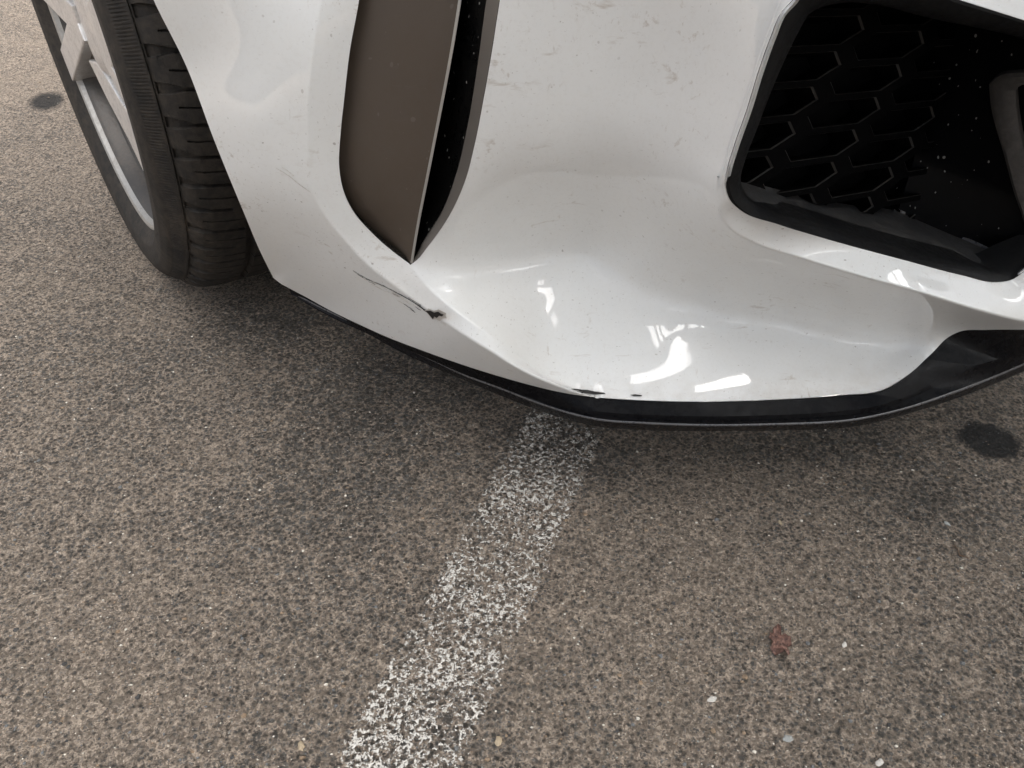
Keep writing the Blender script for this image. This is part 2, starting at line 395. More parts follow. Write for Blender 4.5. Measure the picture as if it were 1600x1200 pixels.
# ------------------------------------------------------------------ unseen canopy, suggested by the bright reflections; added and shaped for patches and soft fill
M_roof, _t, _b = simple('added_canopy_sheet', (.66, .67, .68), .7)
_g = N(_t); _tr = _g.n('BsdfTranslucent'); _tr.inputs[0].default_value = (.57, .65, .71, 1); _mx = _g.n('MixShader'); _mx.inputs[0].default_value = .38
_o = [n for n in _t.nodes if n.type == 'OUTPUT_MATERIAL'][0]; _g.l(_b.outputs[0], _mx.inputs[1]); _g.l(_tr.outputs[0], _mx.inputs[2]); _g.l(_mx.outputs[0], _o.inputs[0])
M_bar, _t, _b = simple('added_canopy_bar_grey', (.55, .55, .54), .5)
ROOF_Z = 3.0; dl = np.array([.98, .20]); dw = np.array([-.20, .98])
CANOPY_OPENINGS = [(.92, -.66, 1.0, .19, 0), (1.40, -.12, .85, .19, 0), (1.25, -1.00, .44, .34, 2), (2.1, -5.2, 1.8, 2.0, 1), (4.2, 2.3, 3.4, .95, 3), (6.2, -5.4, 4.6, 2.4, 0)]
def rect(cx, cy, L, Wd): return [np.array([cx, cy]) + dl * a * L / 2 + dw * b * Wd / 2 for a, b in ((-1, -1), (1, -1), (1, 1), (-1, 1))]
ring_ = [np.array(q) for q in ((-.42, -7.4), (10.6, -7.4), (10.6, 3.7), (-.42, 3.7))]
pv = list(ring_); pe = [(0, 1), (1, 2), (2, 3), (3, 0)]; holes = []
for (cx, cy, L, Wd, nb) in CANOPY_OPENINGS:
    r = rect(cx, cy, L, Wd); k = len(pv); pv += r; pe += [(k, k+1), (k+1, k+2), (k+2, k+3), (k+3, k)]; holes.append(r)
rv, re_, rf, _a, _b2, _c = delaunay_2d_cdt([Vector(q) for q in pv], pe, [], 0, 1e-5)
rv = np.array([tuple(q) for q in rv]); RF = []
for f in rf:
    m_ = rv[list(f)].mean(0)
    if not any(abs((m_ - np.mean(h, 0)) @ dl) < L * .5 and abs((m_ - np.mean(h, 0)) @ dw) < Wd * .5 for h, (_x, _y, L, Wd, _n) in zip(holes, CANOPY_OPENINGS)): RF.append(tuple(f))
nr_ = len(rv); RV = np.r_[np.c_[rv, np.full(nr_, ROOF_Z)], np.c_[rv, np.full(nr_, ROOF_Z + .03)]]
RF2 = [f[::-1] for f in RF] + [tuple(i + nr_ for i in f) for f in RF]
tag(mesh('added_canopy', RV, RF2, M_roof, None, False), 'unseen grey sheet canopy added over the white car to shape its light', kind='structure')
for (cx, cy, L, Wd, nb) in CANOPY_OPENINGS:
    V, Fc = [], []
    for a in [-.5 + (i + 1) / (nb + 1) for i in range(nb)]:
        c = np.array([cx, cy]) + dl * a * L; k = len(V)
        for z in (ROOF_Z - .005, ROOF_Z + .035):
            for (u, v) in ((-1, -1), (1, -1), (1, 1), (-1, 1)): V.append((*(c + dl * u * .024 + dw * v * Wd / 2), z))
        Fc += [(k, k+3, k+2, k+1), (k+4, k+5, k+6, k+7)] + [(k+i, k+(i+1) % 4, k+4+(i+1) % 4, k+4+i) for i in range(4)]
    mesh('added_canopy_bars', V, Fc, M_bar, None, False)['kind'] = 'structure'

# ------------------------------------------------------------------ the car
car = empty('car', tuple(car_pt(-.4, .2, 0)))
tag(car, 'white car whose scuffed front bumper corner stands over the white parking line', 'car')

arch = curve([(172, -160, .520), (205, -85, .4935), (240, 0, .46), (290, 101, .415), (335, 220, .36), (380, 330, .295), (408, 396, .235), (427, 434, .190)], mode='z')
bot_side = curve([(427, 434, .190), (437, 442, .186), (454, 451.5, .178), (476, 463, .170), (514, 484, .160), (570, 511, .156), (607, 527.5, .154), (654, 545.5, .154), (701, 562.5, .154), (770, 585, .154), (830, 602, .152), (867, 611, .150), (896, 616.5, .148), (930, 620.5, .147)], mode='z')
bot_front = curve([(930, 620.5, .147), (975, 623.5, .147), (1050, 626.5, .147), (1200, 624, .147), (1313, 616, .148), (1381, 607, .150), (1415, 587, .156), (1455, 553, .168), (1483, 526, .180), (1500, 518, .186), (1540, 515.5, .190), (1600, 515, .192), (1700, 514, .195), (1800, 512, .2)], mode='z')
crease = curve([(532, -160, .385), (515, -60, .397), (503, 0, .402), (490, 77, .405), (482, 153, .406), (481, 211, .406), (482, 261, .406), (490, 303, .406), (511, 341, .407), (542, 379, .411), (580, 418, .420), (618, 447, .432), (655, 474, .448), (691, 499, .468), (731, 526, .492), (770, 550, .508), (800, 569, .518), (830, 585, .5265), (867, 600.5, .5335), (900, 612, .5395), (930, 620.5, .5443)])
slot_l = curve([(578, -160, .395), (568, -60, .402), (561, 0, .406), (547, 77, .408), (538, 153, .409), (532, 211, .409), (530, 261, .409), (538, 303, .410), (553, 333, .412), (580, 364, .416), (615, 395, .425), (641, 414, .434)])
ridge = curve([(641, 414, .434), (669, 449, .450), (700, 476, .468), (737, 503, .487), (780, 535, .5025), (830, 573, .514), (867, 595, .524), (900, 610, .5335), (930, 620.5, .5443)])
slot_r = curve([(641, 414, .434), (650, 408, .436), (668, 387, .441), (703, 337, .452), (726, 287, .460), (741, 230, .465), (756, 153, .468), (768, 84, .470), (781, 0, .470), (790, -60, .47), (806, -160, .465)])
d_out = curve([(1800, -60, .59), (1500, -135, .585), (1330, -165, .57), (1262, -115, .56), (1226, -20, .572), (1203, 38, .573), (1161, 161, .575), (1134, 245, .577), (1119, 299, .579), (1123, 332, .582), (1142, 357, .588), (1177, 378, .592), (1253, 403, .608), (1330, 426, .626), (1445, 458, .648), (1530, 484, .658), (1600, 501, .662), (1700, 506, .662), (1800, 506, .66)])
d_in = curve([(1800, 95, .62), (1600, 31, .612), (1503, 0, .606), (1320, -58, .598), (1268, -45, .595), (1240, 0, .592), (1222, 19, .592), (1205, 58, .592), (1186, 111, .593), (1167, 173, .594), (1147, 230, .595), (1136, 268, .596), (1133, 292, .592), (1140, 313, .592), (1158, 330, .593), (1215, 351, .600), (1292, 374, .608), (1407, 405, .622), (1503, 430, .632), (1556, 441, .637), (1580, 437, .638), (1600, 422, .639), (1800, 340, .640)])

SOFT = 5e-3
cA = ctl([(400, 190, .394), (500, 440, .385)])
# the scooped floor in front of the intake: a shallow dish that rises backwards from the lip
lipP = c3(bot_front); lip_o = (lipP[:, :2] - W0) @ OUT; lip_f = (lipP[:, :2] - W0) @ FW; sel_ = (bot_front[:, 0] < 1385)
lip_fit = np.polyfit(lip_o[sel_], lip_f[sel_], 2)
def dish(px):
    out = []
    for q in px:
        lo, hi = .13, .36
        for _ in range(40):
            z = (lo + hi) / 2; P = at_t([q], t_plane([q], (0, 0, 1), z))[0]; o = (P[:2] - W0) @ OUT; f = (P[:2] - W0) @ FW
            d_ = np.polyval(lip_fit, o) - f; sl = np.interp(o, [-.66, -.50, -.36, -.25], [.56, .68, .86, .95])
            zs = .1475 + sl * (.62 * d_ + 4.5 * max(d_, 0) ** 2)
            if z > zs: hi = z
            else: lo = z
        out.append((q[0], q[1], z))
    return out
floor_px = [(x_, y_) for x_ in range(900, 1421, 65) for y_ in range(430, 606, 29) if y_ > np.interp(x_, [900, 1000, 1100, 1200, 1300, 1400, 1430], [425, 432, 452, 474, 494, 508, 512]) and y_ < np.interp(x_, [1380, 1430], [600, 560])]
cC = np.r_[ctl([(1000, -160, .505), (1000, 0, .505), (880, 0, .485), (1000, 130, .509), (860, 260, .483), (1000, 260, .514), (1070, 290, .549),
    (1200, 430, .563), (1300, 453, .585), (1400, 482, .617)]),
    ctl([(740, 470, .2185), (770, 385, .257), (850, 385, .244), (920, 395, .234), (820, 480, .206), (840, 540, .180)], 'z'), ctl(dish(floor_px), 'z')]
print('dish', [(q[0], q[1], round(q[2], 3)) for q in dish(floor_px)][::5])

def sub(c, k=2): return np.r_[c[::k], c[-1:]]
fA = TPS(np.r_[arch, bot_side, crease, cA], 1e-9, len(cA), 2e-2)
fB = TPS(np.r_[crease, slot_l, ridge], 1e-9)
topC = np.array([(950, -165), (1100, -180), (1300, -200), (1500, -200), (1800, -150)], float)
fC = TPS(np.r_[slot_r, ridge, bot_front, d_out, ctl([(1300, -200, .57), (1500, -200, .585), (1800, -150, .59)]), cC], 1e-9, len(cC), SOFT)
fD = TPS(np.r_[d_out, d_in], 1e-9)

def inside_poly(pts, poly):
    x, y = pts[:, 0], pts[:, 1]; r = np.zeros(len(pts), bool); n = len(poly); j = n - 1
    for i in range(n):
        xi, yi = poly[i]; xj, yj = poly[j]
        if yi != yj:
            r ^= ((yi > y) != (yj > y)) & (x < (xj - xi) * (y - yi) / (yj - yi) + xi)
        j = i
    return r
def region(loop, fn, step=8.0):
    """loop: dense (px,py,1/t) boundary; returns verts, faces, normals"""
    b = loop; keep = np.r_[True, np.hypot(*np.diff(b[:, :2], axis=0).T) > .05]; b = b[keep]
    if np.hypot(*(b[0, :2] - b[-1, :2])) < .05: b = b[:-1]
    poly = b[:, :2]; lo, hi = poly.min(0), poly.max(0)
    gx, gy = np.meshgrid(np.arange(lo[0], hi[0], step), np.arange(lo[1], hi[1], step * .87))
    gx = gx + (np.arange(gx.shape[0]) % 2)[:, None] * step * .5
    g = np.c_[gx.ravel(), gy.ravel()]; g = g[inside_poly(g, poly)]
    def near(q):
        o = np.full(len(q), 1e9)
        for s in range(0, len(poly), 200): o = np.minimum(o, ((q[:, None] - poly[None, s:s+200]) ** 2).sum(2).min(1))
        return np.sqrt(o)
    rows = []
    tg = np.roll(poly, -1, 0) - np.roll(poly, 1, 0); tg /= np.linalg.norm(tg, axis=1)[:, None] + 1e-9; nn = np.c_[-tg[:, 1], tg[:, 0]]
    for d_ in (2.5, 6.0):
        for sg in (1, -1):
            q = poly + nn * d_ * sg; q = q[inside_poly(q, poly)]; q = q[near(q) > d_ * .93]; rows.append(q)
    g = g[near(g) > 6.0 + step * .5]
    g = np.concatenate(rows + [g]); pts = np.r_[poly, g]
    edges = [(i, (i + 1) % len(poly)) for i in range(len(poly))]
    v, e, f, ov, oe, of = delaunay_2d_cdt([Vector(q) for q in pts], edges, [], 1, 1e-4)
    v = np.array([tuple(q) for q in v]); w = np.empty(len(v))
    w[:] = fn(v)
    for i, o in enumerate(ov):
        for k in o:
            if k < len(b): w[i] = b[k, 2]
    P = at_t(v, 1.0 / w); nr = fn.normal(v)
    return P, [tuple(q) for q in f], nr
topA = np.r_[[arch[0]], crease[:1]][::-1]
def withfn(p, fn): p = np.atleast_2d(np.array(p, float)); return np.c_[p, fn(p)]
LA = np.r_[arch, bot_side, crease[::-1]]
LB = np.r_[crease, ridge[::-1], slot_l[::-1]]
LC = np.r_[slot_r[::-1], ridge, bot_front, d_out[::-1], withfn(topC[::-1], fC)]
LD = np.r_[d_out, d_in[::-1]]
allV, allF, allN = [], [], []; off = 0
for loop, fn in ((LA, fA), (LB, fB), (LC, fC), (LD, fD)):
    P, f, nr = region(loop, fn); allV.append(P); allN.append(nr); allF += [tuple(i + off for i in q) for q in f]; off += len(P)
V = np.concatenate(allV); NR = np.concatenate(allN)
key = {}; remap = np.empty(len(V), int); uV = []; uN = []
for i, v in enumerate(V):
    k = tuple(np.round(v, 5))
    if k in key: remap[i] = key[k]; uN[key[k]] = uN[key[k]] + NR[i]
    else: key[k] = remap[i] = len(uV); uV.append(v); uN.append(NR[i].copy())
uV = np.array(uV); uN = np.array(uN); uN /= np.linalg.norm(uN, axis=1)[:, None]
FF = []
for f in allF:
    q = [remap[i] for i in f]
    if len(set(q)) < 3: continue
    a, b_, c = uV[q[0]], uV[q[1]], uV[q[2]]
    if np.cross(b_ - a, c - a) @ uN[q].mean(0) < 0: q = q[::-1]
    FF.append(tuple(q))
# inner skin 3 mm behind, joined round every open edge, so the cover has its real thickness
ec = {}
for f in FF:
    for k in range(len(f)):
        e = (f[k], f[(k + 1) % len(f)]); ec[tuple(sorted(e))] = ec.get(tuple(sorted(e)), []) + [e]
nV = len(uV); TH = .003
V2 = np.r_[uV, uV - uN * TH]; N2 = np.r_[uN, -uN]
F2 = FF + [tuple(i + nV for i in f[::-1]) for f in FF]
for k, e in ec.items():
    if len(e) == 1: a, b_ = e[0]; F2.append((b_, a, a + nV, b_ + nV))
mesh('bumper_cover', V2, F2, M_white, car, True, N2)

def on_surf(fn, p, lift=.0004):
    return fn.pt(p) + fn.normal(p) * lift

# ---- splitter: a blade with a rolled front edge
in_px = np.r_[bot_side[bot_side[:, 0] > 452], bot_front[1:]]
inner = c3(in_px) - np.array([0, 0, .0012]) - np.r_[FW, 0] * .004
ridge_c = curve([(455, 456, .168), (495, 477, .160), (532, 495, .153), (579, 516, .147), (619, 536, .142), (680, 564.5, .139), (721, 584, .137), (785, 608, .135), (839, 629, .133), (882, 643, .132), (927, 654, .132), (1012, 661, .132), (1100, 664, .132), (1200, 663, .132), (1350, 653, .132), (1400, 642, .132), (1483, 616, .133), (1600, 569, .137), (1700, 520, .14), (1800, 465, .145)], mode='z')
low_c = curve([(455, 460, .165), (495, 484, .156), (532, 503, .148), (579, 524, .140), (607, 540, .135), (664, 568, .130), (720, 592, .126), (774, 615, .123), (830, 637, .120), (867, 650, .119), (900, 659.5, .118), (924, 665, .1175), (1012, 672, .117), (1125, 674, .117), (1200, 673, .117), (1350, 664, .117), (1427, 644, .118), (1512, 616, .120), (1600, 580, .123), (1700, 532, .127), (1800, 478, .13)], mode='z')
R3, L3 = c3(ridge_c), c3(low_c)
nS = 260
I_, R_, L_ = resample(inner, nS), resample(R3, nS), resample(L3, nS)
back = I_ - np.r_[FW, 0] * .10 + np.array([0, 0, -.012]); ins = I_ - np.r_[FW, 0] * .05 + np.array([0, 0, .004])
# match stations by nearest sideways position so the cross-sections stay square to the edge
def match(A, B):
    o = A[:, :2] @ OUT; ob = B[:, :2] @ OUT; s = np.argsort(ob)
    return np.c_[[np.interp(o, ob[s], B[s, k]) for k in range(3)]].T
ix = resample(np.c_[in_px[:, :2], in_px[:, 2]], nS)[:, 0]
def by_x(c):
    P = c3(c); return np.c_[[np.interp(ix, c[:, 0], P[:, k]) for k in range(3)]].T
ix = np.interp(np.linspace(0, 1, nS), np.linspace(0, 1, len(in_px)), in_px[:, 0]); I_ = np.c_[[np.interp(ix, in_px[:, 0], inner[:, k]) for k in range(3)]].T
back = I_ - np.r_[FW, 0] * .10 + np.array([0, 0, -.012]); ins = I_ - np.r_[FW, 0] * .03 - np.array([0, 0, .014])
R_ = by_x(ridge_c); L_ = by_x(low_c)
up = np.array([0, 0, 1.0])
step1 = I_ * .35 + R_ * .65 - up * .0005
step2 = I_ * .28 + R_ * .72 - up * .0032
roll1 = R_ * .985 + I_ * .015 + up * .0007
R_ = R_ + np.r_[FW, 0] * .0006 - up * .0010
roll2 = R_ * .5 + L_ * .5 + np.r_[FW, 0] * .0008
loft('splitter', [ins, I_, step1, step2, roll1], M_splitter, car, n=nS, sharp=28, flip=True)
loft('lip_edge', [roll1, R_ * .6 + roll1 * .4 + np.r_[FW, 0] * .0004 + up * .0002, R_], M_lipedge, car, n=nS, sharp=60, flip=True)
loft('splitter_lip', [R_, roll2, L_, L_ - np.r_[FW, 0] * .012 - up * .001, L_ - np.r_[FW, 0] * .09 + up * .004], M_lip, car, n=nS, sharp=28, flip=True)

# ---- air curtain trim in the slot
tE = curve([(737, -160, .428), (724, -60, .432), (716, 0, .434), (699, 103, .436), (682, 192, .436), (664, 284, .436), (650, 356, .434), (641, 411, .4335)])
SL = c3(slot_l, .003)[::-1]; TE = c3(tE)
slL = resample(SL[::-1], 160); teL = resample(TE, 160)
dn = np.r_[FW, 0]
mid1 = slL * .93 + teL * .07 - dn * .010
mid2 = slL * .72 + teL * .28 - dn * .006
mid3 = slL * .35 + teL * .65 - dn * .0005
loft('air_curtain_trim', [slL - dn * .012, mid1, mid2, mid3, teL], M_trim, car, n=160, sharp=60)
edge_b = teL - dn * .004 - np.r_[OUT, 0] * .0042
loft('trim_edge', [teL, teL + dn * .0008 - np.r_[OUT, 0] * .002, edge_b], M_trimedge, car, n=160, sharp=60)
loft('trim_edge', [edge_b, edge_b - dn * .05], M_slotblack, car, n=160).name = 'trim_return'
sr_in = curve([(641, 413, .4335), (649, 402, .432), (661, 379, .433), (691, 330, .440), (714, 268, .446), (730, 199, .450), (747, 96, .454), (760, 0, .455), (770, -60, .455), (785, -160, .45)])
rimO = resample(c3(slot_r, .001), 160); rimI = resample(c3(sr_in), 160)
loft('air_curtain_rim', [rimO, rimO * .6 + rimI * .4 + dn * .001, rimI], M_trimrim, car, n=160, flip=True, sharp=60)
ed = edge_b[::-1]
loft('slot_wall', [rimI - dn * .001, rimI * .8 + ed * .2 - dn * .022, rimI * .35 + ed * .65 - dn * .045, ed - dn * .052], M_slotblack, car, n=160, flip=True)

# ---- lower side intake: frame, ledge, honeycomb, plate, ring
f_in = curve([(1800, 140, .60), (1600, 61, .596), (1445, 27, .590), (1368, 8, .586), (1315, 6, .584), (1276, 17, .582), (1264, 25, .582), (1258, 35, .581), (1237, 77, .581), (1211, 134, .582), (1184, 203, .584), (1165, 253, .586), (1159, 278, .584), (1164, 299, .584), (1177, 314, .585), (1215, 330, .589), (1292, 353, .597), (1407, 387, .610), (1522, 416, .624), (1560, 425, .628), (1600, 408, .629), (1800, 330, .630)])
FO = c3(d_in); FI = c3(f_in)
def seg_resample(px, P, keys, counts):
    out = []
    for (k0, k1), n in zip(zip(keys[:-1], keys[1:]), counts):
        i0 = np.argmin(((px[:, :2] - k0) ** 2).sum(1)); i1 = np.argmin(((px[:, :2] - k1) ** 2).sum(1))
        out.append(resample(P[i0:i1 + 1], n + 1)[:-1])
    return np.concatenate(out + [P[i1:i1 + 1]])
cnt = (30, 30, 40, 30, 70, 14, 25)
fo = seg_resample(d_in, FO, [(1800, 95), (1503, 0), (1268, -45), (1147, 230), (1158, 330), (1503, 430), (1580, 437), (1800, 340)], cnt)
# pair by fraction of each named corner: resample by image-arc
fi = seg_resample(f_in, FI, [(1800, 140), (1445, 27), (1276, 17), (1165, 253), (1177, 314), (1522, 416), (1575, 422), (1800, 330)], cnt)
NF = len(fo)
fm = fo * .55 + fi * .45 + dn * .003
loft('intake_frame', [fo - dn * .0006, fo * .85 + fi * .15 + dn * .0022, fm, fo * .12 + fi * .88 + dn * .001, fi - dn * .0015, fi - dn * .03], M_frame, car, n=NF, sharp=40)
led_b = curve([(1120, 268, .555), (1157, 284, .556), (1196, 291, .550), (1253, 307, .540), (1330, 320, .532), (1384, 326, .530), (1403, 330, .532), (1480, 362, .560), (1560, 398, .602), (1600, 416, .625), (1640, 436, .645)])
led_f = curve([(1120, 276, .58), (1152, 284, .584), (1161, 302, .584), (1177, 317, .585), (1215, 333, .589), (1292, 356, .597), (1407, 390, .610), (1522, 419, .624), (1562, 429, .628), (1600, 428, .632), (1640, 440, .65)])
loft('intake_ledge', [c3(led_f), c3(led_f) * .5 + c3(resample(led_b, len(led_f))) * .5 - up * .001, c3(led_b)], M_ledge, car, n=120, flip=True)
# plate right of the honeycomb, with the pale edge along its foot
gp = np.array([at_t([q[:2]], t_plane([q[:2]], (0, 1, 0), [q[2]]))[0] for q in ((1157, 284, .556), (1384, 326, .528), (1270, 15, .520))])
gn = np.cross(gp[1] - gp[0], gp[2] - gp[0]); gn /= np.linalg.norm(gn)
if gn @ np.r_[FW, 0] < 0: gn = -gn
def on_grille(p, lift=0.0):
    d = ray(p); t = ((gp[0] + gn * lift - EYE) @ gn) / (d @ gn); return EYE + d * t[:, None]
pl_l = np.array([(1403, 331), (1425, 260), (1448, 180), (1462, 110), (1475, 40), (1490, -40)], float)
PL = on_grille(pl_l, .006)
pl_r = ctl([(1690, 455, .648), (1690, 340, .627), (1690, 240, .625), (1690, 150, .617), (1690, 80, .61), (1690, -10, .60)])
PR = c3(pl_r)
loft('intake_plate', [PL - dn * .03, PL, PL * .5 + PR * .5 - dn * .002, PR], M_plate, car, n=60, sharp=40)
foot = led_b[(led_b[:, 0] >= 1403) & (led_b[:, 0] <= 1602)]; FT = c3(foot)
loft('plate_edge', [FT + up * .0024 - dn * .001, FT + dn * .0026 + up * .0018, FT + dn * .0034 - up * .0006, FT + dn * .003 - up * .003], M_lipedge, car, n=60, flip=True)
plateT = TPS(np.r_[np.c_[pl_l, 1 / (((gp[0] + gn * .006 - EYE) @ gn) / (ray(pl_l) @ gn))], pl_r], 1e-6)
ro = catmull(np.array([(1549, 127), (1550, 150), (1572, 238), (1595, 318), (1622, 372), (1660, 360), (1700, 250), (1700, 130), (1660, 106), (1600, 109), (1560, 116), (1549, 127)], float), 8)
ri = catmull(np.array([(1589, 139), (1590, 165), (1602, 235), (1616, 290), (1628, 325), (1648, 318), (1672, 240), (1675, 150), (1655, 133), (1612, 129), (1594, 132), (1589, 139)], float), 8)
RO = resample(plateT.pt(ro), 90); RI = resample(plateT.pt(ri), 90); pn = plateT.normal([(1600, 230)])[0]
M_ring = black_mat('dusty_grey_ring', (.050, .045, .041), .5, .5)
loft('intake_ring', [RO - pn * .001, RO + pn * .004, RO * .8 + RI * .2 + pn * .006, RO * .25 + RI * .75 + pn * .005, RI + pn * .002, RI - pn * .008], M_ring, car, n=90, sharp=40)
V = np.r_[[RI.mean(0) - pn * .008 + 0], RI - pn * .008]; mesh('ring_back', V, [(0, i, i + 1) for i in range(1, 90)], M_duct, car)
M_hex = black_mat('black_honeycomb', (.0012, .0012, .0014), .6, .01, spec=.03); M_hexedge = black_mat('honeycomb_edge_highlight', (.022, .020, .018), .5, .06, spec=.25)  # lighter chamfer colour paints in the light that the cell edges catch
# honeycomb: rows of flat-topped cells; each cell a tapered tube set in the ribbed face
g0 = np.array([1270, 46]); 
def gcoord(P): 
    e1 = gp[1] - gp[0]; e1 = e1 - gn * (e1 @ gn); e1[2] = 0; e1 /= np.linalg.norm(e1); e2 = np.cross(gn, e1); e2 = e2 if e2[2] > 0 else -e2
    return np.c_[(P - gp[0]) @ e1, (P - gp[0]) @ e2], e1, e2
pts = np.array([(1280, 46), (1370, 68), (1246, 103), (1336, 125)], float)
uv, e1, e2 = gcoord(on_grille(pts))
ea = uv[1] - uv[0]; eb = uv[2] - uv[0]
V, Fc, HM = [], [], []
def put(q, depth): 
    V.append(gp[0] + e1 * q[0] + e2 * q[1] - gn * depth); return len(V) - 1
hw = np.hypot(*ea)
ax = ea / hw; ay = np.array([-ax[1], ax[0]])
if ay[1] < 0: ay = -ay
GR = {}
for i in range(-3, 5):
    for j in range(-3, 11):
        c = uv[0] + ea * i + eb * j
        P3 = gp[0] + e1 * c[0] + e2 * c[1]
        GR[(i, j)] = c
def cell_loop(c, s):
    """six corners of a long flat-topped cell, from the lattice itself"""
    r = ea - eb * .5
    return [c + s * q for q in (r * .615, r * .385 + eb * .5, -r * .385 + eb * .5, -r * .615, -r * .385 - eb * .5, r * .385 - eb * .5)]
fr = .81
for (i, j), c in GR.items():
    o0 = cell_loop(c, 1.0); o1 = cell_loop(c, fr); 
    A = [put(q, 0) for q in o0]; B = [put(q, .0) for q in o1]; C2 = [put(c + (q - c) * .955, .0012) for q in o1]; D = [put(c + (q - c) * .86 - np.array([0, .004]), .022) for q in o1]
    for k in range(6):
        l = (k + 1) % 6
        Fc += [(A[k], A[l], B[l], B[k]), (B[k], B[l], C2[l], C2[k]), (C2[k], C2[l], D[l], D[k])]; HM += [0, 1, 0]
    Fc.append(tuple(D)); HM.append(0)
V = np.array(V)
bmx = bmesh.new(); bv = [bmx.verts.new(v) for v in V]
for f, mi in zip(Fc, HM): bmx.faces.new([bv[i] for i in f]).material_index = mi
bmesh.ops.remove_doubles(bmx, verts=bmx.verts, dist=1e-5); bmesh.ops.recalc_face_normals(bmx, faces=bmx.faces)
# trim to the mouth of the intake
for (q, nrm) in ((PL[2], np.cross(PL[-1] - PL[0], gn)),):
    if nrm @ (on_grille([(1300, 150)])[0] - q) > 0: nrm = -nrm
    bmesh.ops.bisect_plane(bmx, geom=bmx.verts[:] + bmx.edges[:] + bmx.faces[:], plane_co=q, plane_no=nrm, clear_outer=True)
for (p0, p1, inn) in (((1152, 275), (1262, 20), (1300, 150)), ((1270, 16), (1600, 56), (1300, 150))):
    A0, B0 = on_grille([p0])[0], on_grille([p1])[0]; nrm = np.cross(B0 - A0, gn); q = A0
    if nrm @ (on_grille([inn])[0] - q) > 0: nrm = -nrm
    nrm /= np.linalg.norm(nrm)
    bmesh.ops.bisect_plane(bmx, geom=bmx.verts[:] + bmx.edges[:] + bmx.faces[:], plane_co=q + nrm * .012, plane_no=nrm, clear_outer=True)
LBm = c3(led_b); q = LBm[len(LBm)//4]; 
bmesh.ops.bisect_plane(bmx, geom=bmx.verts[:] + bmx.edges[:] + bmx.faces[:], plane_co=on_grille([(1157, 290)])[0] - up * .003, plane_no=-np.cross(on_grille([(1384, 332)])[0] - on_grille([(1157, 290)])[0], gn) * (1 if np.cross(on_grille([(1384, 332)])[0] - on_grille([(1157, 290)])[0], gn)[2] > 0 else -1), clear_outer=True)
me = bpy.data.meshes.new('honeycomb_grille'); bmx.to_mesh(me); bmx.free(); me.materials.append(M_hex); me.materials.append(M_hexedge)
hg = bpy.data.objects.new('honeycomb_grille', me); COL.objects.link(hg); hg.parent = car; hg.matrix_parent_inverse = Matrix.Translation(-Vector(car.location))
# dark box behind the mouth of the intake and the slot
def slab(name, pts, mat, thick, parent):
    P = np.array(pts); n = np.cross(P[1] - P[0], P[2] - P[0]); n /= np.linalg.norm(n); k = len(P)
    V = np.r_[P, P + n * thick]; Fc = [tuple(range(k))[::-1], tuple(range(k, 2 * k))] + [(i, (i + 1) % k, (i + 1) % k + k, i + k) for i in range(k)]
    return mesh(name, V, Fc, mat, parent, False)
slab('duct_back', [car_pt(-.44, .43, .24), car_pt(-1.2, .47, .24), car_pt(-1.2, .47, .62), car_pt(-.44, .43, .62)], M_dark, .006, car)
slab('duct_back', [car_pt(-.15, .335, .29), car_pt(-.32, .355, .29), car_pt(-.32, .355, .62), car_pt(-.15, .335, .62)], M_dark, .004, car)

# ---- unseen rest of the front end, so that the car shades the ground and the wheel
plan = [(-.09, .33), (-.18, .385), (-.30, .45), (-.45, .51), (-.6, .56), (-.8, .59), (-1.1, .60)]
tops = np.r_[[c3(arch)[0]], [c3(crease)[0]], [c3(slot_l)[0]], [c3(slot_r)[-1]], at_t(topC, 1 / fC(topC)), [car_pt(-1.3, .60, .50)]]
bk = -np.r_[FW, 0]; sd = -np.r_[OUT, 0]
rows = [tops + bk * .002, tops + bk * .012 + up * .03, tops + bk * .08 + up * .085 + sd * .01, tops + bk * .30 + up * .15 + sd * .02, tops + bk * .7 + up * .21 + sd * .03, tops + bk * 1.3 + up * .26 + sd * .05]
loft('hood', rows, M_white, car, n=60, flip=False)
slab('lower_grille', [car_pt(-.815, .575, .14), car_pt(-1.6, .575, .14), car_pt(-1.6, .575, .53), car_pt(-.815, .575, .53)], M_dark, .02, car)
und = [car_pt(-.22, .34, .175)] + [car_pt(o - .03, f - .05, .165) for o, f in plan[2:]] + [car_pt(-1.1, -1.5, .165), car_pt(-.30, -1.5, .165), car_pt(-.30, .30, .175)]
slab('underbody', und, M_dark, .02, car)
th = np.radians(np.linspace(12, 205, 60)); 
lin = lambda r, o: np.array([car_pt(o, math.cos(a) * r, .332 + math.sin(a) * r) for a in th])
loft('arch_liner', [lin(.372, -.115), lin(.378, -.2), lin(.378, -.33)], M_dark, car, n=60)
AR = c3(arch); AR2 = AR - np.r_[OUT, 0] * .10 - np.r_[FW, 0] * .004
loft('arch_flange', [AR - np.r_[FW, 0] * .0035 - np.r_[OUT, 0] * .003, AR2], M_dark, car, n=60)
thf = np.radians(np.linspace(40, 190, 50))
far = np.array([car_pt(-.03 + .0, math.cos(a) * .372, .332 + math.sin(a) * .372) for a in thf]); fat = np.array([car_pt(-.06, math.cos(a) * .62, max(.2, .332 + math.sin(a) * .48)) for a in thf])
loft('fender', [far - np.r_[OUT, 0] * .03, far, fat], M_white, car, n=50)
slab('inner_wing', [car_pt(-.34, .40, .15), car_pt(-.34, -.6, .15), car_pt(-.34, -.6, .8), car_pt(-.34, .40, .8)], M_dark, .01, car)

